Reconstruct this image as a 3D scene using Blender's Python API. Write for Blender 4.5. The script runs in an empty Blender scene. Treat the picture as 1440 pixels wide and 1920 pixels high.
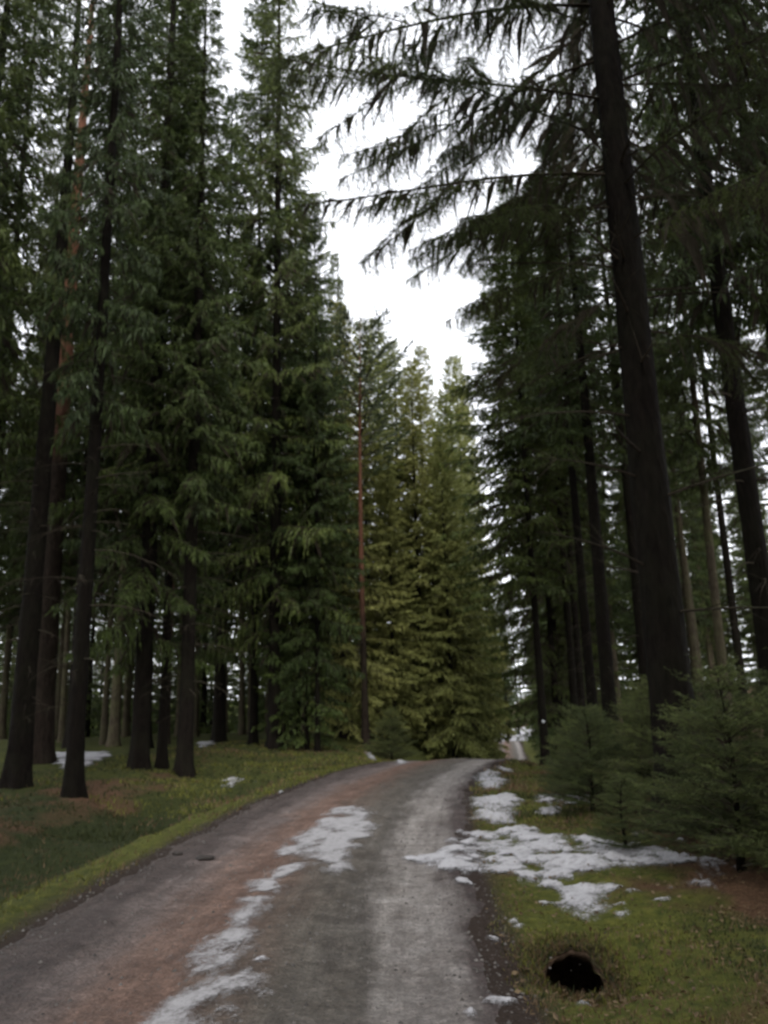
import bpy, math, random
import numpy as np
R = math.radians
sc = bpy.context.scene
col = sc.collection

# ------------------------------------------------------------------ camera
cam = bpy.data.cameras.new('camera')
cam.sensor_fit = 'VERTICAL'; cam.sensor_height = 36.0; cam.lens = 36.0 * 1496 / 1920
cam.clip_start = 0.05; cam.clip_end = 2000
cam.dof.use_dof = True; cam.dof.focus_distance = 1.2; cam.dof.aperture_fstop = 6.5
cam_ob = bpy.data.objects.new('camera', cam); col.objects.link(cam_ob)
from mathutils import Matrix, Vector
cam_ob.matrix_world = (Matrix.Translation((0, 0, 1.6)) @ Matrix.Rotation(R(90 + 13.2), 4, 'X') @ Matrix.Rotation(R(-1.5), 4, 'Z'))
sc.camera = cam_ob

# ------------------------------------------------------------------ sky and sun (overcast)
SUN_EL, SUN_AZ = R(50), R(178)
w = bpy.data.worlds.new('World'); sc.world = w; w.use_nodes = True
nt = w.node_tree; nt.nodes.clear()
sky = nt.nodes.new('ShaderNodeTexSky'); sky.sky_type = 'NISHITA'; sky.sun_disc = False
sky.sun_elevation = SUN_EL; sky.sun_rotation = SUN_AZ
hs = nt.nodes.new('ShaderNodeHueSaturation'); hs.inputs['Saturation'].default_value = 0.15
mx = nt.nodes.new('ShaderNodeMixRGB'); mx.inputs[0].default_value = 0.8; mx.inputs[2].default_value = (7.4, 7.6, 8.1, 1)
bg = nt.nodes.new('ShaderNodeBackground'); bg.inputs[1].default_value = 0.15
wo = nt.nodes.new('ShaderNodeOutputWorld')
nt.links.new(sky.outputs[0], hs.inputs['Color']); nt.links.new(hs.outputs[0], mx.inputs[1])
nt.links.new(mx.outputs[0], bg.inputs[0]); nt.links.new(bg.outputs[0], wo.inputs[0])
sl = bpy.data.lights.new('sun', 'SUN'); sl.energy = 1.5; sl.angle = R(24); sl.color = (1, 0.97, 0.93)
so = bpy.data.objects.new('sun', sl); col.objects.link(so)
so.rotation_euler = Vector((-math.sin(SUN_AZ) * math.cos(SUN_EL), -math.cos(SUN_AZ) * math.cos(SUN_EL), -math.sin(SUN_EL))).to_track_quat('-Z', 'Y').to_euler()
sc.view_settings.view_transform = 'Standard'; sc.view_settings.look = 'None'
sc.view_settings.gamma = 1; sc.view_settings.use_curve_mapping = False
sc.view_settings.exposure = 0.9
sc.render.engine = 'CYCLES'
cy = sc.cycles
cy.use_denoising = True
cy.max_bounces = 6; cy.diffuse_bounces = 4; cy.glossy_bounces = 2; cy.transmission_bounces = 3; cy.transparent_max_bounces = 8
cy.sample_clamp_indirect = 6
sc.render.film_transparent = False

# ------------------------------------------------------------------ numeric helpers
RNG = np.random.default_rng(7)

def hash2(ix, iy, seed):
    h = (ix.astype(np.int64) * 374761393 + iy.astype(np.int64) * 668265263 + seed * 974634777) & 0x7fffffff
    h = ((h ^ (h >> 13)) * 1274126177) & 0x7fffffff
    return ((h ^ (h >> 16)) & 0xffff) / 65535.0

def vnoise(x, y, seed=0):
    x = np.asarray(x, float); y = np.asarray(y, float)
    ix = np.floor(x); iy = np.floor(y); fx = x - ix; fy = y - iy
    fx = fx * fx * (3 - 2 * fx); fy = fy * fy * (3 - 2 * fy)
    a = hash2(ix, iy, seed); b = hash2(ix + 1, iy, seed); c = hash2(ix, iy + 1, seed); d = hash2(ix + 1, iy + 1, seed)
    return (a * (1 - fx) + b * fx) * (1 - fy) + (c * (1 - fx) + d * fx) * fy

def fbm(x, y, seed=0, octaves=4):
    s = 0; a = 0.5; f = 1.0
    for k in range(octaves):
        s = s + a * (vnoise(x * f, y * f, seed + 17 * k) - 0.5) * 2; a *= 0.5; f *= 2.03
    return s

def sst(a, b, x):
    t = np.clip((x - a) / (b - a), 0, 1)
    return t * t * (3 - 2 * t)

# ------------------------------------------------------------------ mesh helpers
def link(name, mesh, parent=None):
    o = bpy.data.objects.new(name, mesh); col.objects.link(o)
    if parent is not None: o.parent = parent
    return o

def mesh_np(name, V, F, mats, midx=None, tint=None, colr=None, smooth=False, uv=None):
    """V (n,3), F (m,k) with k = 3 or 4"""
    V = np.asarray(V, np.float32); F = np.asarray(F, np.int32); k = F.shape[1]
    me = bpy.data.meshes.new(name)
    me.vertices.add(len(V)); me.vertices.foreach_set('co', V.ravel())
    me.loops.add(F.size); me.loops.foreach_set('vertex_index', F.ravel())
    me.polygons.add(len(F))
    me.polygons.foreach_set('loop_start', np.arange(0, F.size, k, dtype=np.int32))
    for m in mats: me.materials.append(m)
    if midx is not None: me.polygons.foreach_set('material_index', np.asarray(midx, np.int32))
    me.polygons.foreach_set('use_smooth', np.full(len(F), smooth))
    if tint is not None:
        at = me.attributes.new('tint', 'FLOAT', 'POINT'); at.data.foreach_set('value', np.asarray(tint, np.float32))
    if colr is not None:
        at = me.attributes.new('mask', 'FLOAT_COLOR', 'POINT'); at.data.foreach_set('color', np.asarray(colr, np.float32).ravel())
    if uv is not None:
        at = me.attributes.new('lane', 'FLOAT2', 'POINT'); at.data.foreach_set('vector', np.asarray(uv, np.float32).ravel())
    me.update(calc_edges=True); me.validate()
    return me

def tag(o, label, cat, group=None, kind=None):
    if label: o['label'] = label
    if cat: o['category'] = cat
    if group: o['group'] = group
    if kind: o['kind'] = kind
    return o

# ------------------------------------------------------------------ materials
def mat(name):
    m = bpy.data.materials.new(name); m.use_nodes = True
    t = m.node_tree; b = t.nodes['Principled BSDF']
    return m, t, b

def N(t, kind, **kw):
    n = t.nodes.new(kind)
    for k, v in kw.items(): setattr(n, k, v)
    return n

def ramp(t, fac, stops):
    r = N(t, 'ShaderNodeValToRGB'); e = r.color_ramp.elements
    while len(e) < len(stops): e.new(0.5)
    for el, (p, c) in zip(e, stops):
        el.position = p; el.color = (*c, 1)
    t.links.new(fac, r.inputs[0]); return r.outputs[0]

def noise(t, vec, scale, detail=4, rough=0.55):
    n = N(t, 'ShaderNodeTexNoise'); n.inputs['Scale'].default_value = scale
    n.inputs['Detail'].default_value = detail; n.inputs['Roughness'].default_value = rough
    if vec is not None: t.links.new(vec, n.inputs['Vector'])
    return n.outputs['Fac']

def mixc(t, fac, a, b, mode='MIX'):
    m = N(t, 'ShaderNodeMixRGB', blend_type=mode)
    for s, v in ((0, fac), (1, a), (2, b)):
        if isinstance(v, (int, float)): m.inputs[s].default_value = v
        elif isinstance(v, tuple): m.inputs[s].default_value = (*v, 1)
        else: t.links.new(v, m.inputs[s])
    return m.outputs[0]

def math_(t, op, a, b=None):
    m = N(t, 'ShaderNodeMath', operation=op)
    for s, v in ((0, a), (1, b)):
        if v is None: continue
        if isinstance(v, (int, float)): m.inputs[s].default_value = v
        else: t.links.new(v, m.inputs[s])
    return m.outputs[0]

def bump(t, b, h, strength, dist):
    n = N(t, 'ShaderNodeBump'); n.inputs['Strength'].default_value = strength; n.inputs['Distance'].default_value = dist
    t.links.new(h, n.inputs['Height']); t.links.new(n.outputs[0], b.inputs['Normal'])

def foliage_mat(name, dark, light, spread=(0.7, 1.3)):
    m, t, b = mat(name)
    a = N(t, 'ShaderNodeAttribute', attribute_name='tint')
    oi = N(t, 'ShaderNodeObjectInfo')
    c = ramp(t, a.outputs['Fac'], [(0.0, dark), (1.0, light)])
    hsn = N(t, 'ShaderNodeHueSaturation')
    t.links.new(c, hsn.inputs['Color'])
    mr = N(t, 'ShaderNodeMapRange'); t.links.new(oi.outputs['Random'], mr.inputs[0]); mr.inputs[3].default_value = spread[0]; mr.inputs[4].default_value = spread[1]
    t.links.new(mr.outputs[0], hsn.inputs['Value'])
    mh = N(t, 'ShaderNodeMapRange'); t.links.new(oi.outputs['Random'], mh.inputs[0]); mh.inputs[3].default_value = 0.515; mh.inputs[4].default_value = 0.485
    t.links.new(mh.outputs[0], hsn.inputs['Hue'])
    t.links.new(hsn.outputs[0], b.inputs['Base Color'])
    b.inputs['Roughness'].default_value = 0.6; b.inputs['Specular IOR Level'].default_value = 0.25
    tr = N(t, 'ShaderNodeBsdfTranslucent'); t.links.new(hsn.outputs[0], tr.inputs[0])
    ms = N(t, 'ShaderNodeMixShader'); ms.inputs[0].default_value = 0.25
    t.links.new(b.outputs[0], ms.inputs[1]); t.links.new(tr.outputs[0], ms.inputs[2])
    t.links.new(ms.outputs[0], t.nodes['Material Output'].inputs[0])
    return m

M = {}
M['needle'] = foliage_mat('spruce_needle', (0.029, 0.045, 0.012), (0.095, 0.130, 0.029))
M['needle_lit_tone'] = foliage_mat('spruce_needle_lit_tone', (0.135, 0.152, 0.042), (0.290, 0.296, 0.090), (0.9, 1.12))  # yellower needles, with light from the open road put into the colour
M['needle_blue'] = foliage_mat('young_spruce_needle', (0.030, 0.044, 0.014), (0.120, 0.150, 0.046))
M['needle_pine'] = foliage_mat('pine_needle', (0.030, 0.045, 0.022), (0.070, 0.090, 0.045))

def bark(name, c0, c1, lichen, la, scale=1.0, red=None, zred=(9, 13)):
    m, t, b = mat(name)
    tc = N(t, 'ShaderNodeTexCoord'); mp = N(t, 'ShaderNodeMapping')
    mp.inputs['Scale'].default_value = (9 * scale, 9 * scale, 2.6 * scale)
    t.links.new(tc.outputs['Object'], mp.inputs[0])
    n1 = noise(t, mp.outputs[0], 1.6, 6, 0.65)
    vo = N(t, 'ShaderNodeTexVoronoi'); vo.inputs['Scale'].default_value = 2.2; t.links.new(mp.outputs[0], vo.inputs['Vector'])
    h = math_(t, 'ADD', math_(t, 'MULTIPLY', vo.outputs[0], 0.6), n1)
    c = ramp(t, n1, [(0.3, c0), (0.72, c1)])
    n2 = noise(t, tc.outputs['Object'], 1.3, 5, 0.6)
    lf = N(t, 'ShaderNodeMapRange'); t.links.new(n2, lf.inputs[0]); lf.inputs[1].default_value = 0.42; lf.inputs[2].default_value = 0.68; lf.inputs[4].default_value = la
    c = mixc(t, lf.outputs[0], c, lichen)
    if red:
        sx = N(t, 'ShaderNodeSeparateXYZ'); t.links.new(tc.outputs['Object'], sx.inputs[0])
        zz = math_(t, 'ADD', sx.outputs[2], math_(t, 'MULTIPLY', n2, 3.0))
        zf = N(t, 'ShaderNodeMapRange'); t.links.new(zz, zf.inputs[0]); zf.inputs[1].default_value = zred[0]; zf.inputs[2].default_value = zred[1]
        rc = ramp(t, n1, [(0.3, tuple(0.6 * v for v in red)), (0.7, red)])
        c = mixc(t, zf.outputs[0], c, rc)
    oi = N(t, 'ShaderNodeObjectInfo')
    mr = N(t, 'ShaderNodeMapRange'); t.links.new(oi.outputs['Random'], mr.inputs[0]); mr.inputs[3].default_value = 0.75; mr.inputs[4].default_value = 1.25
    hsn = N(t, 'ShaderNodeHueSaturation'); t.links.new(c, hsn.inputs['Color']); t.links.new(mr.outputs[0], hsn.inputs['Value'])
    t.links.new(hsn.outputs[0], b.inputs['Base Color'])
    b.inputs['Roughness'].default_value = 0.9; b.inputs['Specular IOR Level'].default_value = 0.05
    bump(t, b, h, 0.8, 0.03)
    return m

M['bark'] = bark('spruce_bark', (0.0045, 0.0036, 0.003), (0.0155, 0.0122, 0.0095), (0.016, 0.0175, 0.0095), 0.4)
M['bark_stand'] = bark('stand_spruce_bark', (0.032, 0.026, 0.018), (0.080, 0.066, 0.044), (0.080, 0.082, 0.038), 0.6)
M['bark_pine'] = bark('pine_bark', (0.012, 0.009, 0.007), (0.036, 0.026, 0.020), (0.030, 0.028, 0.018), 0.3, red=(0.25, 0.118, 0.074), zred=(9.5, 13.5))
M['bark_pine2'] = bark('pine_bark_slim', (0.016, 0.012, 0.009), (0.045, 0.033, 0.025), (0.035, 0.034, 0.022), 0.3, red=(0.21, 0.100, 0.064), zred=(5.5, 9.0))
M['twig'] = bark('twig_wood', (0.025, 0.019, 0.014), (0.060, 0.048, 0.036), (0.060, 0.065, 0.040), 0.4)

def ground_mat():
    m, t, b = mat('forest_floor')
    at = N(t, 'ShaderNodeAttribute', attribute_name='mask'); sp = N(t, 'ShaderNodeSeparateColor'); t.links.new(at.outputs['Color'], sp.inputs[0])
    g = N(t, 'ShaderNodeNewGeometry'); P = g.outputs['Position']
    n1 = noise(t, P, 9, 6, 0.7); n2 = noise(t, P, 1.3, 4, 0.6); n3 = noise(t, P, 45, 4, 0.7)
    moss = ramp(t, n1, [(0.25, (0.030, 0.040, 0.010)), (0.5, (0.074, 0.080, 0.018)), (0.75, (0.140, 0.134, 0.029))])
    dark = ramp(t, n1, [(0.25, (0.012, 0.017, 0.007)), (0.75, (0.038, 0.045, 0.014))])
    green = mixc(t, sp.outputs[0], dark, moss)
    lit = ramp(t, n3, [(0.2, (0.030, 0.018, 0.012)), (0.5, (0.085, 0.048, 0.028)), (0.8, (0.170, 0.105, 0.060))])
    f = math_(t, 'ADD', sp.outputs[1], math_(t, 'MULTIPLY', math_(t, 'SUBTRACT', n2, 0.5), 0.9))
    fr = N(t, 'ShaderNodeMapRange'); t.links.new(f, fr.inputs[0]); fr.inputs[1].default_value = 0.35; fr.inputs[2].default_value = 0.65
    c = mixc(t, fr.outputs[0], green, lit)
    soil = ramp(t, n3, [(0.3, (0.020, 0.014, 0.011)), (0.7, (0.050, 0.037, 0.030))])
    c = mixc(t, sp.outputs[2], c, soil)
    t.links.new(c, b.inputs['Base Color']); b.inputs['Roughness'].default_value = 0.95; b.inputs['Specular IOR Level'].default_value = 0.1
    bump(t, b, math_(t, 'ADD', n1, math_(t, 'MULTIPLY', n3, 0.4)), 0.9, 0.05)
    return m

def road_mat():
    m, t, b = mat('gravel_road')
    uv = N(t, 'ShaderNodeAttribute', attribute_name='lane'); sx = N(t, 'ShaderNodeSeparateXYZ'); t.links.new(uv.outputs['Vector'], sx.inputs[0])
    g = N(t, 'ShaderNodeNewGeometry'); P = g.outputs['Position']
    st = N(t, 'ShaderNodeMapping'); st.inputs['Scale'].default_value = (3.0, 0.7, 1); t.links.new(uv.outputs['Vector'], st.inputs[0])
    wob = noise(t, st.outputs[0], 1.0, 4, 0.6)
    o = math_(t, 'ADD', sx.outputs[0], math_(t, 'MULTIPLY', math_(t, 'SUBTRACT', wob, 0.5), 0.8))
    u = N(t, 'ShaderNodeMapRange'); t.links.new(o, u.inputs[0]); u.inputs[1].default_value = -2.0; u.inputs[2].default_value = 2.0
    def q(v): return (v + 2.0) / 4.0
    base = ramp(t, u.outputs[0], [
        (0.0, (0.075, 0.056, 0.046)), (q(-1.25), (0.080, 0.064, 0.060)), (q(-0.95), (0.165, 0.135, 0.126)), (q(-0.62), (0.182, 0.122, 0.098)),
        (q(-0.30), (0.180, 0.114, 0.088)), (q(0.05), (0.130, 0.098, 0.078)), (q(0.45), (0.120, 0.107, 0.090)), (q(0.78), (0.120, 0.110, 0.098)),
        (q(1.02), (0.285, 0.268, 0.255)), (q(1.36), (0.255, 0.238, 0.228)), (q(1.58), (0.080, 0.063, 0.061))])
    fine = noise(t, P, 55, 5, 0.75); mid = noise(t, P, 6, 5, 0.65)
    vo = N(t, 'ShaderNodeTexVoronoi'); vo.inputs['Scale'].default_value = 42; t.links.new(P, vo.inputs['Vector'])
    c = mixc(t, 1.0, base, ramp(t, fine, [(0.25, (0.55, 0.54, 0.53)), (0.5, (1, 1, 1)), (0.75, (1.5, 1.48, 1.45))]), 'MULTIPLY')
    c = mixc(t, 1.0, c, ramp(t, mid, [(0.3, (0.72, 0.70, 0.68)), (0.7, (1.2, 1.2, 1.2))]), 'MULTIPLY')
    v2 = N(t, 'ShaderNodeTexVoronoi'); v2.inputs['Scale'].default_value = 30; t.links.new(P, v2.inputs['Vector'])
    bw = N(t, 'ShaderNodeSeparateColor'); t.links.new(v2.outputs['Color'], bw.inputs[0])
    c = mixc(t, 1.0, c, ramp(t, bw.outputs[0], [(0.0, (0.80, 0.80, 0.79)), (0.6, (0.98, 0.98, 0.98)), (1.0, (1.22, 1.21, 1.2))]), 'MULTIPLY')
    sm = N(t, 'ShaderNodeMapping'); sm.inputs['Scale'].default_value = (9.0, 0.5, 1); t.links.new(uv.outputs['Vector'], sm.inputs[0])
    streak = noise(t, sm.outputs[0], 1.0, 5, 0.7); blot = noise(t, P, 2.2, 6, 0.7)
    c = mixc(t, 1.0, c, ramp(t, streak, [(0.3, (0.74, 0.72, 0.71)), (0.7, (1.22, 1.22, 1.21))]), 'MULTIPLY')
    c = mixc(t, 1.0, c, ramp(t, blot, [(0.35, (0.70, 0.67, 0.65)), (0.6, (1.1, 1.1, 1.1))]), 'MULTIPLY')
    t.links.new(c, b.inputs['Base Color'])
    ro = N(t, 'ShaderNodeMapRange'); t.links.new(mid, ro.inputs[0]); ro.inputs[1].default_value = 0.35; ro.inputs[2].default_value = 0.65
    ro.inputs[3].default_value = 0.5; ro.inputs[4].default_value = 0.85; t.links.new(ro.outputs[0], b.inputs['Roughness'])
    b.inputs['Specular IOR Level'].default_value = 0.25
    bump(t, b, math_(t, 'ADD', fine, math_(t, 'MULTIPLY', vo.outputs[0], 0.8)), 1.0, 0.025)
    return m

def snow_mat(name, c0, c1, amax=0.22):
    m, t, b = mat(name)
    g = N(t, 'ShaderNodeNewGeometry'); P = g.outputs['Position']
    n1 = noise(t, P, 14, 5, 0.7); n2 = noise(t, P, 70, 3, 0.7)
    c = ramp(t, n1, [(0.28, c0), (0.5, c1), (0.8, tuple(min(0.86, v * 1.08) for v in c1))])
    sp = N(t, 'ShaderNodeMapRange'); t.links.new(n2, sp.inputs[0]); sp.inputs[1].default_value = 0.58; sp.inputs[2].default_value = 0.70; sp.inputs[4].default_value = 0.7
    c = mixc(t, sp.outputs[0], c, (0.12, 0.09, 0.065))      # needles and grit lying in the snow
    t.links.new(c, b.inputs['Base Color']); b.inputs['Roughness'].default_value = 0.75
    b.inputs['Specular IOR Level'].default_value = 0.3
    bump(t, b, n1, 0.6, 0.02)
    at = N(t, 'ShaderNodeAttribute', attribute_name='tint'); n3 = noise(t, P, 38, 5, 0.75)
    al = math_(t, 'ADD', at.outputs['Fac'], math_(t, 'MULTIPLY', math_(t, 'SUBTRACT', n3, 0.5), 0.42))
    ar = N(t, 'ShaderNodeMapRange', interpolation_type='SMOOTHSTEP'); t.links.new(al, ar.inputs[0]); ar.inputs[1].default_value = -0.01; ar.inputs[2].default_value = amax; ar.inputs[4].default_value = 0.94
    tp = N(t, 'ShaderNodeBsdfTransparent'); ms = N(t, 'ShaderNodeMixShader')
    t.links.new(ar.outputs[0], ms.inputs[0]); t.links.new(tp.outputs[0], ms.inputs[1]); t.links.new(b.outputs[0], ms.inputs[2])
    t.links.new(ms.outputs[0], t.nodes['Material Output'].inputs[0])
    return m

M['ground'] = ground_mat(); M['road'] = road_mat()
M['snow'] = snow_mat('old_snow', (0.19, 0.185, 0.185), (0.40, 0.395, 0.41))
M['ice'] = snow_mat('dirty_packed_snow', (0.15, 0.14, 0.138), (0.33, 0.322, 0.328), 0.21)
M['grass'] = foliage_mat('verge_grass', (0.044, 0.050, 0.013), (0.165, 0.168, 0.033))
M['moss'] = foliage_mat('dark_ground_moss', (0.016, 0.023, 0.008), (0.045, 0.052, 0.015))
M['straw'] = foliage_mat('dead_grass', (0.060, 0.034, 0.018), (0.190, 0.130, 0.070))

def stone_mat(name, c0, c1):
    m, t, b = mat(name)
    oi = N(t, 'ShaderNodeAttribute', attribute_name='tint'); g = N(t, 'ShaderNodeNewGeometry')
    n = noise(t, g.outputs['Position'], 40, 4, 0.6)
    c = ramp(t, oi.outputs['Fac'], [(0, c0), (1, c1)])
    c = mixc(t, 1.0, c, ramp(t, n, [(0.3, (0.7, 0.7, 0.7)), (0.7, (1.2, 1.2, 1.2))]), 'MULTIPLY')
    t.links.new(c, b.inputs['Base Color']); b.inputs['Roughness'].default_value = 0.8
    return m
M['stone'] = stone_mat('gravel_stone', (0.035, 0.030, 0.026), (0.125, 0.112, 0.102))
M['clod'] = stone_mat('wet_earth_clod', (0.018, 0.013, 0.010), (0.030, 0.022, 0.017))
M['paint'] = stone_mat('white_trail_paint', (0.7, 0.7, 0.7), (0.75, 0.75, 0.75))

# ------------------------------------------------------------------ the lie of the land
CY = np.array([-60, -20, 0, 4.5, 6, 9.5, 14, 18.8, 22, 26, 32, 45, 60, 75, 88, 113, 135, 160.])
CX = np.array([-1.3, -1.2, -1.1, -1.08, -1.06, -0.9, -0.52, 0.35, 1.35, 2.5, 3.9, 6.5, 8.9, 11.0, 12.7, 16.3, 19.2, 22.5])
_yy = np.linspace(-60, 160, 1101)
_cc = np.interp(_yy, CY, CX)
for _ in range(3): _cc = np.convolve(np.pad(_cc, 7, 'edge'), np.ones(15) / 15, 'valid')
def cx(y): return np.interp(y, _yy, _cc)
_sl = 0.14 * sst(19.5, 27, _yy) * (1 - sst(50, 70, _yy))
_dr = -np.cumsum(_sl) * (_yy[1] - _yy[0])
def drop(y): return np.interp(y, _yy, _dr)
HOLE = (1.12, 5.56)
def hole_d(x, y):
    dx = (x - HOLE[0]) / 0.185; dy = (y - HOLE[1]) / 0.215; a = np.arctan2(dy, dx)
    return np.sqrt(dx * dx + dy * dy) * (1 + 0.07 * np.sin(3 * a + 1) + 0.05 * np.sin(5 * a) + 0.04 * np.sin(11 * a + 2))

def land(x, y):
    x = np.asarray(x, float); y = np.asarray(y, float)
    o = x - cx(y)
    far = sst(45, 80, y)
    kl = 1 - 0.92 * sst(1.9, 4.4, -o) * (1 - far)
    kr = 1 - 0.45 * sst(2.2, 6.0, o) * (1 - sst(30, 60, y))
    z = drop(y) * np.where(o < 0, kl, kr)
    out = sst(1.9, 4.5, np.abs(o))
    # left: verge, shallow ditch, forest floor
    z = z + np.where(o < 0, -0.30 * sst(2.1, 3.2, -o) * (1 - sst(3.9, 5.6, -o)) * (1 - sst(14, 20, y)) + 0.22 * sst(4.5, 7.5, -o) * sst(12, 20, y), 0)
    # right: level verge, then a low bank
    z = z + np.where(o > 0, 0.75 * sst(3.6, 7.5, o) * sst(7.0, 13, y), 0)
    z = z + out * (1 - 0.7 * sst(15, 20, y) * (1 - sst(36, 46, y)) * (o > 0) * (o < 5)) * (0.22 * fbm(x * 0.35, y * 0.35, 3, 3) + 0.06 * fbm(x * 1.7, y * 1.7, 5, 3))
    z = z + 7.0 * sst(78, 130, y) * np.maximum(sst(5, 18, -o), sst(16, 34, o))      # rising ground behind the stands
    z = z - np.where(o > 0, 0.26 * sst(1.5, 2.6, o) * (1 - sst(4.5, 6.5, o)) * sst(16, 21, y) * (1 - sst(34, 44, y)), 0)
    z = z + sst(1.7, 2.1, np.abs(o)) * (0.03 * fbm(x * 6, y * 6, 9, 3) + 0.07 * fbm(x * 2.6, y * 2.6, 13, 2) * (y < 14))
    # the ground dips towards the washed-out hole beside the road
    z = z - 0.17 * (1 - sst(0.10, 0.62, np.hypot((x - HOLE[0]) / 1.15, y - HOLE[1] + 0.26)))
    return z

def build_ground():
    n = 400
    u = np.linspace(-1, 1, n)
    a = 7.0; b = 300 / math.sinh(a)
    gx = b * np.sinh(a * u) + HOLE[0]; gy = b * np.sinh(a * u) + HOLE[1]
    X, Y = np.meshgrid(gx, gy)
    Z = land(X, Y); o = X - cx(Y)
    inside = 1 - sst(1.25, 1.6, np.abs(o)); Z = Z - 0.10 * inside
    V = np.stack([X, Y, Z], -1).reshape(-1, 3)
    i = np.arange(n * n).reshape(n, n)
    F = np.stack([i[:-1, :-1], i[:-1, 1:], i[1:, 1:], i[1:, :-1]], -1).reshape(-1, 4)
    x, y = V[:, 0], V[:, 1]; oo = o.ravel()
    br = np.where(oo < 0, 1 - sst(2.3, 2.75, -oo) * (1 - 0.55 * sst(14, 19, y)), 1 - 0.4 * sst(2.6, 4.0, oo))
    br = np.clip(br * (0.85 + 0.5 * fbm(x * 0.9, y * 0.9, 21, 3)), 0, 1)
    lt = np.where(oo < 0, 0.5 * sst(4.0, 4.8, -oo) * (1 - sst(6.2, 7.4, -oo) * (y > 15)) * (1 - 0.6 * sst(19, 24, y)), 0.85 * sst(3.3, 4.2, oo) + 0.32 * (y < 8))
    lt = np.clip(lt + 0.5 * fbm(x * 0.9, y * 0.9, 31, 4), 0, 1)
    d = hole_d(x, y)
    soil = np.clip(0.85 * (1 - sst(1.0, 1.9, d + 0.5 * fbm(x * 9, y * 9, 77, 3))) + (1 - sst(1.75, 2.0, np.abs(oo))), 0, 1)
    C = np.stack([br, lt, soil, np.ones_like(br)], -1)
    F = F[~(d[F] < 1.0).all(1)]
    sn = np.zeros(len(V), bool); sn[np.unique(F)] = True; sn &= d < 1.0     # pull the cut edge onto the rim
    V[sn, :2] = np.array(HOLE) + (V[sn, :2] - np.array(HOLE)) / d[sn, None]; V[sn, 2] = land(V[sn, 0], V[sn, 1])
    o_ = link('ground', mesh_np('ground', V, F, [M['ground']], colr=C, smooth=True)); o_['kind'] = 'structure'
build_ground()

def build_hole():
    m, t, b = mat('wet_dark_soil'); g = N(t, 'ShaderNodeNewGeometry'); n_ = noise(t, g.outputs['Position'], 25, 5, 0.7)
    t.links.new(ramp(t, n_, [(0.3, (0.022, 0.015, 0.010)), (0.7, (0.090, 0.062, 0.044))]), b.inputs['Base Color']); b.inputs['Roughness'].default_value = 1.0; b.inputs['Specular IOR Level'].default_value = 0.0
    k = 40; a = np.arange(k) * 6.283185 / k; V = []
    zc = float(land(HOLE[0], HOLE[1]))
    for zz, f, ys in [(-0.02, 1.18, 0), (-0.012, 1.03, 0), (-0.035, 1.0, 0), (-0.09, 1.2, 0.06), (-0.16, 1.7, 0.16), (-0.36, 2.1, 0.26), (-0.62, 1.8, 0.26), (-0.72, 0.8, 0.2), (-0.74, 0.02, 0.2)]:
        w_ = f / (1 + 0.07 * np.sin(3 * a + 1) + 0.05 * np.sin(5 * a) + 0.04 * np.sin(11 * a + 2)) * (1 + (0.06 * np.sin(7 * a + zz * 20) if zz < -0.05 else 0))
        x = HOLE[0] + 0.185 * w_ * np.cos(a); y = HOLE[1] + 0.215 * w_ * np.sin(a) + ys
        z0 = land(HOLE[0] + 0.185 * np.cos(a), HOLE[1] + 0.215 * np.sin(a)) if zz > -0.2 else np.full(k, zc)
        V.append(np.stack([x, y, (land(x, y) if zz > -0.05 else z0) + zz], -1))
    V = np.concatenate(V); i = np.arange(9 * k).reshape(9, k); j = np.roll(i, -1, 1)
    F = np.stack([i[:-1], i[1:], j[1:], j[:-1]], -1).reshape(-1, 4)
    o = link('pit', mesh_np('pit', V, F, [m], smooth=True)); o['kind'] = 'structure'
build_hole()

ROADW = 1.78
def road_h(x, y, o):
    edge = ROADW + 0.22 * fbm(x * 1.1, y * 1.1, 41, 3) + 0.08 * fbm(x * 5, y * 5, 43, 2)
    prof = 0.02 + 0.03 * np.exp(-((o - 0.25) / 0.35) ** 2) - 0.03 * np.exp(-((o + 0.8) / 0.3) ** 2) - 0.03 * np.exp(-((o - 1.2) / 0.3) ** 2)
    prof = prof + 0.012 * fbm(x * 2.3, y * 2.3, 47, 3)
    return land(x, y) + prof - 0.22 * sst(-0.25, 0.35, np.abs(o) - edge)

def build_road():
    s = [-18.0]
    while s[-1] < 150: s.append(s[-1] + max(0.06, abs(s[-1] - 4) * 0.012))
    s = np.array(s); ol = np.linspace(-2.3, 2.3, 70)
    O, Y = np.meshgrid(ol, s); X = cx(Y) + O
    Z = road_h(X, Y, O)
    V = np.stack([X, Y, Z], -1).reshape(-1, 3); n, k = O.shape; i = np.arange(n * k).reshape(n, k)
    F = np.stack([i[:-1, :-1], i[:-1, 1:], i[1:, 1:], i[1:, :-1]], -1).reshape(-1, 4)
    sunk = (Z - land(X, Y)).ravel() < -0.16; inh = hole_d(X, Y).ravel() < 2.6
    F = F[~((sunk | inh)[F].all(1))]
    o_ = link('road', mesh_np('road', V, F, [M['road']], smooth=True, uv=np.stack([O.ravel(), Y.ravel()], -1))); o_['kind'] = 'structure'
build_road()

def surf(x, y):
    o = np.asarray(x) - cx(y)
    return np.maximum(land(x, y) - 0.10 * (1 - sst(1.25, 1.6, np.abs(o))), road_h(x, y, o))

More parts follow.
